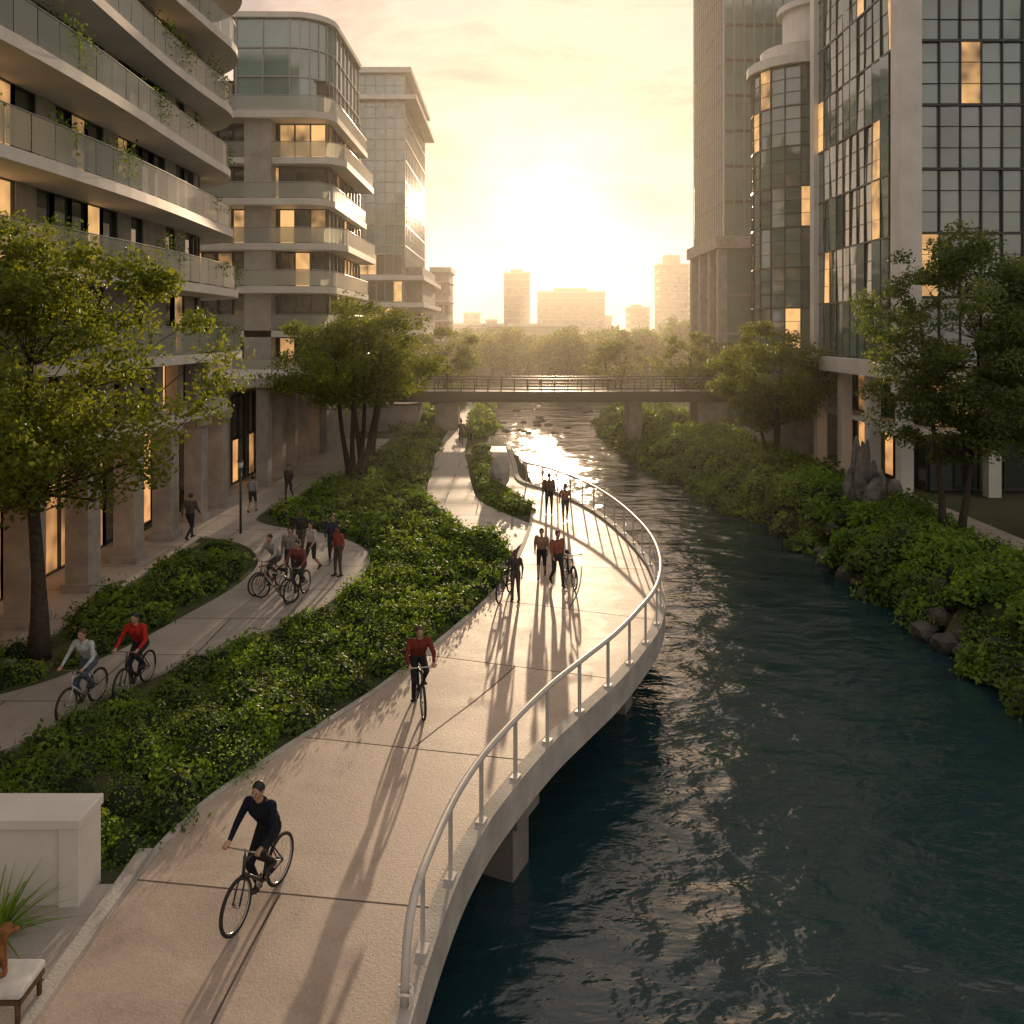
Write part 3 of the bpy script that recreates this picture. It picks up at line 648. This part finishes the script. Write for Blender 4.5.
# ------------------------------------------------------------------ garden wall, plants, bench
e=empty('garden_wall'); mb=MB()
mb.b2(-10.2,-6.0,11.75,12.3,0,1.12,0); mb.b2(-10.25,-5.94,11.68,12.37,1.12,1.26,0); mb.b2(-6.25,-5.96,11.70,12.33,.0,1.118,0)
o_=mb.build('wall_and_coping',[M['white']],e); bv=o_.modifiers.new('b','BEVEL'); bv.width=.012; bv.segments=2
mb=MB(); mb.b2(-5.66,-5.45,9.0,12.9,.0,.13,0); mb.build('kerb_strip',[M['conc']])
e=MB(); r=random.Random(5)
for i in range(110):
    a=r.uniform(0,2*math.pi); Ln=r.uniform(.5,1.0); up=r.uniform(.35,1.3); w_=r.uniform(.012,.022)
    c=np.array([-6.75+r.uniform(-.08,.08),11.15+r.uniform(-.08,.08),.05]); d_=np.array([math.cos(a),math.sin(a),0]); sd=np.array([-d_[1],d_[0],0])
    V=[];F=[]
    for k in range(6):
        u=k/5; p=c+d_*Ln*u*math.cos(up)*(1+.3*u)+np.array([0,0,Ln*(math.sin(up)*u-.35*u*u*math.cos(up))]); ww=w_*(1-u**1.5)+.001
        V+=[p-sd*ww,p+sd*ww]
        if k: F.append((2*k-2,2*k-1,2*k+1,2*k))
    e.add(V,F,0)
e.build('spiky_grass_plant',[M['s1']])
M['wood']=noisy('wood',(.06,.03,.015),(.13,.07,.035),9,.5,.3,40)
M['cush']=plain('cushion_fabric',(.62,.6,.56),.85)
e=empty('cushioned_bench'); mb=MB()
bx,by=-5.9,9.85
for dx in(-.55,.3):
    for dy in(-.22,.22): mb.tube([(bx+dx,by+dy,.04),(bx+dx,by+dy,.42)],[.028,.035],8,0)
mb.b2(bx-.6,bx+.35,by-.25,by+.25,.36,.42,0)
mb.build('frame_and_legs',[M['wood']],e)
mb=MB(); mb.b2(bx-.6,bx+.36,by-.27,by+.27,.423,.53,0); q=mb.build('seat_cushion',[M['cush']],e); bv=q.modifiers.new('b','BEVEL'); bv.width=.045; bv.segments=4

# ------------------------------------------------------------------ people
def sdf_prim(p,pr):
    if pr[0]=='c':
        _,a,b_,ra,rb_,lab=pr; a=np.array(a);b_=np.array(b_); ab=b_-a; t=np.clip(((p-a)@ab)/(ab@ab+1e-9),0,1)
        return np.linalg.norm(p-(a+t[:,None]*ab),axis=1)-(ra+(rb_-ra)*t)
    _,c,rr_,lab=pr; q=(p-np.array(c))/np.array(rr_); return (np.linalg.norm(q,axis=1)-1)*min(rr_)
def remesh_prims(name,prims,vox,mats,labels,smooth=3):
    mb=MB()
    for pr in prims:
        if pr[0]=='c':
            _,a,b_,ra,rb_,lab=pr; a=np.array(a,float);b_=np.array(b_,float)
            d_=b_-a; L_=np.linalg.norm(d_)
            if L_>1e-5:
                u=d_/L_
                pts=[a-u*ra*c for c in(.98,.8,.45)]+[a,b_]+[b_+u*rb_*c for c in(.45,.8,.98)]
                rad=[ra*math.sqrt(1-c*c) for c in(.98,.8,.45)]+[ra,rb_]+[rb_*math.sqrt(1-c*c) for c in(.45,.8,.98)]
                mb.tube(pts,rad,12,0)
            else: mb.ell(a,(ra,)*3)
        else: mb.ell(pr[1],pr[2],14,10)
    me=bpy.data.meshes.new('tmp'); me.from_pydata(mb.v,[],mb.f); ob=bpy.data.objects.new('tmp',me); COL.objects.link(ob)
    md=ob.modifiers.new('r','REMESH'); md.mode='VOXEL'; md.voxel_size=vox
    sm=ob.modifiers.new('s','SMOOTH'); sm.factor=.5; sm.iterations=smooth
    dg=bpy.context.evaluated_depsgraph_get(); me2=bpy.data.meshes.new_from_object(ob.evaluated_get(dg)); bpy.data.objects.remove(ob); bpy.data.meshes.remove(me)
    n=len(me2.polygons); C=np.zeros(n*3,np.float32); me2.polygons.foreach_get('center',C); C=C.reshape(-1,3).astype(float)
    best=np.full(n,1e9); idx=np.zeros(n,np.int32)
    for pr in prims:
        dd=sdf_prim(C,pr); k=labels.index(pr[-1]); w_=dd<best; best[w_]=dd[w_]; idx[w_]=k
    me2.materials.clear()
    for m_ in mats: me2.materials.append(m_)
    me2.polygons.foreach_set('material_index',idx); me2.polygons.foreach_set('use_smooth',[True]*n); me2.name=name; me2.update()
    ob=bpy.data.objects.new(name,me2); COL.objects.link(ob); return ob
SK=plain('skin',(.42,.25,.17),.5); SK2=plain('skin_dark',(.16,.085,.055),.5)
HB=plain('hair_black',(.015,.012,.01),.6); HN=plain('hair_brown',(.07,.035,.018),.6)
EY=plain('eye_dark',(.01,.01,.01),.2); LIP=plain('lip',(.25,.08,.06),.5)
cloth={}
def cl(c):
    k=tuple(c)
    if k not in cloth: cloth[k]=noisy('fabric_%d'%len(cloth),[x*.75 for x in c],[min(1,x*1.2) for x in c],12,.9,.6,45,spec=.15)
    return cloth[k]
POSE={
'ride':dict(pel=(0,-.22,.98),ch=(0,-.03,1.32),nk=(0,.02,1.46),hd=(0,.06,1.61),sh=((-.19,.0,1.41),(.19,.0,1.41)),el=((-.29,.12,1.15),(.29,.12,1.15)),wr=((-.25,.36,1.03),(.25,.36,1.03)),hp=((-.09,-.21,.95),(.09,-.21,.95)),kn=((-.12,.2,.83),(.12,.08,.58)),an=((-.11,-.13,.545),(.11,-.12,.205))),
'stand':dict(pel=(0,0,.97),ch=(0,.01,1.28),nk=(0,.0,1.47),hd=(0,.03,1.63),sh=((-.19,0,1.42),(.19,0,1.42)),el=((-.25,-.03,1.13),(.25,-.02,1.13)),wr=((-.25,.06,.88),(.25,.08,.88)),hp=((-.09,0,.93),(.09,0,.93)),kn=((-.1,.02,.5),(.11,.04,.5)),an=((-.11,-.02,.09),(.13,.02,.09))),
'walk':dict(pel=(0,0,.95),ch=(0,.03,1.27),nk=(0,.04,1.45),hd=(0,.07,1.61),sh=((-.19,.06,1.40),(.19,-.02,1.40)),el=((-.24,.12,1.12),(.24,-.14,1.13)),wr=((-.23,.30,.95),(.24,-.12,.88)),hp=((-.09,0,.92),(.09,0,.92)),kn=((-.1,.0,.48),(.1,.2,.52)),an=((-.1,-.34,.17),(.1,.26,.10)))}
cnt=[0]
def person(name,loc,hdg,pose='stand',top=(.05,.05,.06),bot=(.04,.045,.06),shoe=(.05,.05,.05),skin=None,hair=None,vox=.014,scale=1,look=0,female=False,shorts=False):
    skin=skin or SK; hair=hair or HB; J={k:(np.array(v) if not isinstance(v[0],tuple) else [np.array(q) for q in v]) for k,v in POSE[pose].items()}
    if pose=='stand' or pose=='walk':
        if cnt[0]%2:
            for k in('el','wr','kn','an','sh','hp'): J[k]=[J[k][1]*np.array([-1,1,1]),J[k][0]*np.array([-1,1,1])]
    cnt[0]+=1
    pr=[]
    pel,ch,nk,hd=J['pel'],J['ch'],J['nk'],J['hd']
    sw=.86 if female else 1
    for s in(-1,1):
        X_=np.array([s,0,0]); i=0 if s<0 else 1
        pr.append(('c',pel+X_*.06+(0,0,.08),ch+X_*.075*sw,.105*sw,.125*sw,'top'))
        pr.append(('c',ch+X_*.05,J['sh'][i]-X_*.03,.105*sw,.07,'top'))
        pr.append(('c',pel+X_*.07-(0,0,.0),pel+X_*.06+(0,0,.05),.115,.105,'bot'))
        sh,el,wr=J['sh'][i],J['el'][i],J['wr'][i]
        pr.append(('c',sh,el,.062*sw,.048*sw,'top'))
        pr.append(('c',el,el*.12+wr*.88,.047*sw,.034*sw,'skin' if pose=='walk' and shorts else 'top'))
        hp,kn,an=J['hp'][i],J['kn'][i],J['an'][i]
        pr.append(('c',hp,kn,.098,.064,'bot')); pr.append(('c',kn,an,.063,.044,'skin' if shorts else 'bot'))
        toe=np.array([0.0,.155,-.045 if pose!='ride' else -.035]); 
        if pose=='walk' and an[1]<-.1: toe=np.array([0,.13,-.12])
        pr.append(('c',an+(0,-.045,-.05),an+toe,.04,.036,'shoe')); pr.append(('c',an+(0,0,-.01),an+(0,.05,-.04),.046,.042,'shoe'))
        if pose=='ride':
            f=np.array([0,1,0]); 
            pr.append(('c',wr,wr+f*.045,.03,.034,'skin'))
            for k in range(4):
                b0=wr+np.array([s*(-.033+.022*k),.07,.0]); Lf=[.03,.036,.034,.026][k]
                pr.append(('c',b0,b0+(0,Lf,-.012),.0105,.010,'skin')); pr.append(('c',b0+(0,Lf,-.012),b0+(0,Lf-.012,-.045),.010,.009,'skin'))
            b0=wr+np.array([-s*.035,.03,-.01]); pr.append(('c',b0,b0+(-s*.015,.035,-.025),.013,.010,'skin'))
        else:
            f=(wr-el); f=f/np.linalg.norm(f)
            pr.append(('c',wr,wr+f*.06,.026,.034,'skin'))
            for k in range(4):
                b0=wr+f*.08+np.array([0,.033-.022*k,0]); Lf=[.038,.045,.042,.032][k]
                pr.append(('c',b0,b0+f*Lf+(-s*.008,0,0),.0105,.0095,'skin')); pr.append(('c',b0+f*Lf+(-s*.008,0,0),b0+f*(Lf+.025)+(-s*.025,0,0),.0095,.0085,'skin'))
            b0=wr+f*.03+np.array([0,.03,0]); pr.append(('c',b0,b0+f*.045+(-s*.01,.03,0),.013,.010,'skin'))
    pr.append(('c',pel+(0,0,.1),ch,.10,.12,'top'))
    pr.append(('c',ch+(0,-.01,.08),nk-(0,0,.03),.085,.06,'top'))
    pr.append(('c',nk-(0,0,.03),hd-(0,.01,.05),.052,.05,'skin'))
    pr.append(('e',hd,(.075,.092,.108),'skin')); pr.append(('e',hd+(0,.03,-.06),(.052,.058,.05),'skin'))
    pr.append(('c',hd+(0,.085,.0),hd+(0,.108,-.022),.010,.015,'skin'))
    for s in(-1,1): pr.append(('e',hd+(s*.077,-.005,-.008),(.014,.022,.032),'skin'))
    pr.append(('e',hd+(0,-.02,.03),(.086,.098,.098),'hair')); 
    if female: pr.append(('c',hd+(0,-.07,.02),hd+(0,-.10,-.14),.06,.04,'hair'))
    labels=['skin','hair','top','bot','shoe']
    ob=remesh_prims('body',pr,vox,[skin,hair,cl(top),cl(bot),cl(shoe)],labels)
    e=empty(name,loc,math.atan2(-hdg[0],hdg[1])); e.scale=(scale,)*3; ob.parent=e
    mb=MB()
    for s in(-1,1): mb.ell(hd+(s*.03,.083,.004),(.012,.007,.007),8,6,0)
    mb.ell(hd+(0,.088,-.055),(.022,.006,.005),8,5,1); mb.build('face_details',[EY,LIP],e)
    return e
tyre=plain('tyre_rubber',(.02,.02,.02),.8); chrome=plain('chrome',(.5,.5,.5),.25,.9)
def bicycle(loc,hdg,col=(.03,.03,.035),name='bicycle'):
    fm=plain('bike_paint',col,.3)
    e=empty(name,loc,math.atan2(-hdg[0],hdg[1]))
    R=.34; fw=np.array([0,.56,R]); rw=np.array([0,-.5,R]); bb=np.array([0,-.07,.29]); st=np.array([0,-.22,.80]); ht=np.array([0,.36,.84]); hbm=np.array([0,.40,.68])
    for nm,c in(('front_wheel',fw),('rear_wheel',rw)):
        mb=MB(); mb.tube([c+(0,R*.96*math.cos(a),R*.96*math.sin(a)) for a in np.linspace(0,2*math.pi,37)[:-1]],.026,8,0,closed=True)
        mb.tube([c+(0,R*.9*math.cos(a),R*.9*math.sin(a)) for a in np.linspace(0,2*math.pi,37)[:-1]],.012,6,1,closed=True)
        for k in range(20):
            a=2*math.pi*k/20; mb.tube([c+((-1)**k*.025,.02*math.cos(a),.02*math.sin(a)),c+(0,R*.9*math.cos(a+.15),R*.9*math.sin(a+.15))],.0022,4,1,cap=False)
        mb.tube([c+(-.05,0,0),c+(.05,0,0)],.02,8,1); mb.build(nm,[tyre,chrome],e)
    mb=MB()
    for a,b_,r_ in((bb,st,.02),(bb,hbm,.025),(st-(0,0,.03),ht-(0,0,.02),.02),(hbm-(0,0,.04),ht+(0,0,.05),.022)): mb.tube([a,b_],r_,8,0)
    for s in(-1,1):
        X_=np.array([s*.05,0,0]); mb.tube([bb+X_*.4,rw+X_],.012,6,0); mb.tube([st-(0,0,.05),rw+X_],.011,6,0); mb.tube([hbm-(0,0,.03)+X_*.7,(hbm+fw)/2+X_+(0,.0,.0),fw+X_],.014,6,0)
    mb.build('frame',[fm],e)
    mb=MB(); mb.tube([st,st+(0,-.02,.10)],.013,8,1); 
    mb.tube([st+(0,-.14,.125),st+(0,-.08,.135),st+(0,.04,.13),st+(0,.14,.12)],[.05,.07,.045,.02],10,0); mb.build('saddle',[tyre,chrome],e)
    mb=MB(); mb.tube([ht,ht+(0,-.01,.13),ht+(0,.03,.15)],.013,8,1)
    mb.tube([(-.3,.34,1.0),(-.22,.41,1.0),(-.08,.41,.995),(0,.40,.99),(.08,.41,.995),(.22,.41,1.0),(.3,.34,1.0)],.012,8,1)
    for s in(-1,1): mb.tube([(s*.31,.335,1.0),(s*.21,.415,1.0)],.018,8,0)
    mb.build('handlebar',[tyre,chrome],e)
    mb=MB()
    mb.tube([bb+(.045,0,0),bb+(.055,0,0)],.09,18,1); mb.tube([bb+(.05,0,0),bb+(.06,0,-.17),bb+(.12,0,-.17)],.01,6,1); mb.tube([bb+(-.05,0,0),bb+(-.06,0,.17),bb+(-.12,0,.17)],.01,6,1)
    mb.box(bb+(.13,0,-.17),(.09,.09,.02),0,0); mb.box(bb+(-.13,0,.17),(.09,.09,.02),0,0)
    mb.tube([bb+(.05,0,.085),rw+(.05,0,.035)],.005,4,0); mb.tube([bb+(.05,0,-.085),rw+(.05,0,-.035)],.005,4,0)
    mb.build('crank_and_pedals',[tyre,chrome],e)
    return e
def cyclist(x,y,hdg,top,bot,vox=.014,**k):
    bicycle((x,y,.05),hdg,k.pop('bike',(.03,.03,.035))); person('cyclist',(x,y,.05),hdg,'ride',top,bot,vox=vox,**k)
cyclist(-3.48,11.75,(-.3,-1),(.012,.016,.025),(.02,.02,.025),.009)
cyclist(-1.95,17.9,(.25,-1),(.16,.035,.025),(.03,.03,.035),.012,hair=HN)
cyclist(-8.95,17.75,(-.12,-1),(.42,.47,.5),(.08,.1,.14),.013,hair=HN,female=True,bike=(.4,.4,.42))
cyclist(-8.3,18.75,(-.1,-1),(.42,.03,.02),(.03,.03,.04),.013)
cyclist(-7.35,25.9,(-.5,-.85),(.35,.36,.36),(.08,.07,.06),.018,bike=(.35,.1,.08))
cyclist(-6.35,25.2,(-.2,-.95),(.2,.07,.06),(.05,.05,.06),.018)
P_=[(-7.05,27.0,(.1,-1),'stand',(.25,.22,.2)),(-7.35,29.6,(0,-1),'walk',(.05,.05,.055)),(-6.6,28.0,(-.5,-1),'walk',(.5,.48,.45)),(-6.1,28.9,(.2,-1),'walk',(.04,.045,.06)),(-5.6,27.4,(-.6,-.8),'stand',(.3,.08,.06)),
 (1.4,26.4,(.3,-1),'walk',(.28,.1,.06)),(.95,27.2,(-.1,-1),'walk',(.32,.22,.15)),(.1,24.9,(-.3,-1),'stand',(.08,.07,.06)),(-10.5,40,(0,-1),'walk',(.1,.08,.07)),(-12.2,32.2,(.3,1),'walk',(.1,.09,.09)),
 (2.2,35.2,(0,-1),'walk',(.3,.16,.1)),(1.6,36.6,(.1,1),'stand',(.15,.1,.08)),(-2.9,58,(0,-1),'walk',(.2,.14,.1)),(-3.5,58.6,(0,-1),'walk',(.12,.1,.09)),(-11.3,37,(0,1),'walk',(.3,.3,.3))]
for i,(x,y,h,p,c_) in enumerate(P_):
    person('pedestrian',(x,y,.05),h,p,c_,[(.04,.045,.06),(.1,.09,.08),(.05,.05,.05)][i%3],vox=.018 if y<30 else .022,hair=[HB,HN][i%2],skin=[SK,SK2,SK][i%3],female=i%3==1,shorts=i%4==2,scale=(.97+.05*math.sin(i*3))*(.86 if i==7 else 1))
bicycle((-.2,25.3,.05),(-.3,-1)); bicycle((1.8,26.6,.05),(.2,-1)); bicycle((-6.95,25.0,.05),(-.9,.4),(.3,.3,.32))
FUR=noisy('dog_fur',(.16,.06,.02),(.32,.14,.05),14,.95,1,40)
pr=[('c',(0,-.12,.14),(0,.06,.26),.11,.09,'f'),('c',(0,.06,.28),(0,.12,.42),.07,.055,'f'),('e',(0,.14,.47),(.07,.085,.075),'f'),('c',(0,.18,.46),(0,.26,.44),.04,.028,'f'),
 ('c',(-.065,.12,.5),(-.09,.13,.39),.025,.03,'f'),('c',(.065,.12,.5),(.09,.13,.39),.025,.03,'f'),('c',(.06,.1,.22),(.06,.13,.02),.035,.025,'f'),('c',(-.06,.1,.22),(-.06,.13,.02),.035,.025,'f'),
 ('c',(.1,-.12,.1),(.11,.04,.05),.07,.04,'f'),('c',(-.1,-.12,.1),(-.11,.04,.05),.07,.04,'f'),('c',(.11,.04,.03),(.11,.12,.025),.03,.025,'f'),('c',(-.11,.04,.03),(-.11,.12,.025),.03,.025,'f'),('c',(0,-.2,.08),(.12,-.32,.05),.03,.02,'f')]
ob=remesh_prims('body',pr,.012,[FUR],['f']); e=empty('dog',(-6.02,9.85,.53),math.radians(-60)); ob.parent=e
mb=MB(); mb.ell((0,.288,.45),(.014,.01,.011),8,6); mb.ell((.03,.212,.495),(.009,.007,.009),8,6); mb.ell((-.03,.212,.495),(.009,.007,.009),8,6); mb.build('nose_and_eyes',[EY],e)
e=empty('street_lamp',(-10.6,33.2,0)); mb=MB(); mb.tube([(0,0,0),(0,0,2.6)],[.05,.04],10,0); mb.tube([(0,0,2.6),(0,0,2.85)],[.09,.11],12,1); mb.tube([(0,0,2.85),(0,0,2.9)],[.15,.12],12,0); mb.build('pole_and_head',[M['dark'],M['white']],e)

# ------------------------------------------------------------------ sky, sun, haze
EL=math.radians(8.3); AZ=math.radians(2.8)
dirv=Vector((math.sin(AZ)*math.cos(EL),math.cos(AZ)*math.cos(EL),math.sin(EL)))
W_=bpy.data.worlds.new('World'); S.world=W_; W_.use_nodes=True; nt=W_.node_tree; nt.nodes.clear(); L=nt.links.new
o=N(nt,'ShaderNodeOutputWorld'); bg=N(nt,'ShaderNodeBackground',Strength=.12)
sky=N(nt,'ShaderNodeTexSky'); sky.sky_type='NISHITA'; sky.sun_disc=False; sky.sun_elevation=EL; sky.sun_rotation=AZ; sky.dust_density=4; sky.air_density=1.2; sky.ozone_density=1.2
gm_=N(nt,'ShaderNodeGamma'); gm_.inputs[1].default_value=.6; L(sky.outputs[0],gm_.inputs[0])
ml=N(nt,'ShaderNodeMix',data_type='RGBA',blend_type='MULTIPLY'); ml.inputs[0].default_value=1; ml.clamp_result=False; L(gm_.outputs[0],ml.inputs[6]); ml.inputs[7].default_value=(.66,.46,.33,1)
adn=N(nt,'ShaderNodeMix',data_type='RGBA',blend_type='ADD'); adn.inputs[0].default_value=1; adn.clamp_result=False; L(ml.outputs[2],adn.inputs[6]); adn.inputs[7].default_value=(4.5,4.05,3.75,1)  # even warm constant added to the sky colour as ambient fill
tc=N(nt,'ShaderNodeTexCoord'); mp=N(nt,'ShaderNodeMapping'); mp.inputs['Scale'].default_value=(1.6,1.6,4.2); mp.inputs['Location'].default_value=(.3,.2,.15); L(tc.outputs['Generated'],mp.inputs[0])
n=N(nt,'ShaderNodeTexNoise',Scale=2.6,Detail=8,Roughness=.6,Distortion=.35); L(mp.outputs[0],n.inputs['Vector'])
r=N(nt,'ShaderNodeValToRGB'); cr_=r.color_ramp; cr_.elements[0].position=.42; cr_.elements[0].color=(1.05,1.05,1.05,1); cr_.elements[1].position=.66; cr_.elements[1].color=(.76,.73,.74,1)
k_=cr_.elements.new(.49); k_.color=(1.16,1.12,1.06,1); L(n.outputs[0],r.inputs[0])
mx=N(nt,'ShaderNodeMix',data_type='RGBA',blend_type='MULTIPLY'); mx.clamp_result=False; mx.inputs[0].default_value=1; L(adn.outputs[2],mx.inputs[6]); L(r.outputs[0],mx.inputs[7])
dt=N(nt,'ShaderNodeVectorMath',operation='DOT_PRODUCT'); L(tc.outputs['Generated'],dt.inputs[0]); dt.inputs[1].default_value=dirv
mxx=N(nt,'ShaderNodeMath',operation='MAXIMUM'); L(dt.outputs['Value'],mxx.inputs[0]); mxx.inputs[1].default_value=0
pw=N(nt,'ShaderNodeMath',operation='POWER'); L(mxx.outputs[0],pw.inputs[0]); pw.inputs[1].default_value=420
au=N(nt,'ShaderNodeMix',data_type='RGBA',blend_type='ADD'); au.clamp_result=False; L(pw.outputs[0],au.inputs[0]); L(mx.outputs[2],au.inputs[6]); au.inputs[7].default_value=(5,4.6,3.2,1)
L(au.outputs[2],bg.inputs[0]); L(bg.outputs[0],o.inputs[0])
sd=bpy.data.lights.new('sun','SUN'); sd.energy=5; sd.angle=math.radians(.6); sd.color=(1,.70,.42); so=bpy.data.objects.new('sun',sd); COL.objects.link(so)
so.rotation_euler=dirv.to_track_quat('Z','Y').to_euler()
m,nt,o=newmat('evening_haze'); v=N(nt,'ShaderNodeVolumeScatter',Density=.0014,Anisotropy=.6); v.inputs[0].default_value=(1,.90,.75,1); nt.links.new(v.outputs[0],o.inputs['Volume'])
mb=MB(); mb.b2(-300,300,30,600,-4,44,0); mb.build('haze',[m])

# ------------------------------------------------------------------ camera
cd=bpy.data.cameras.new('camera'); cam=bpy.data.objects.new('camera',cd); COL.objects.link(cam); S.camera=cam
cam.location=(0,0,8); cam.rotation_euler=(math.radians(90),0,0); cd.lens=29.88; cd.sensor_width=36; cd.shift_y=-.178; cd.clip_end=6000; cd.clip_start=.1
S.view_settings.view_transform='Standard'; S.view_settings.look='None'; S.view_settings.exposure=0
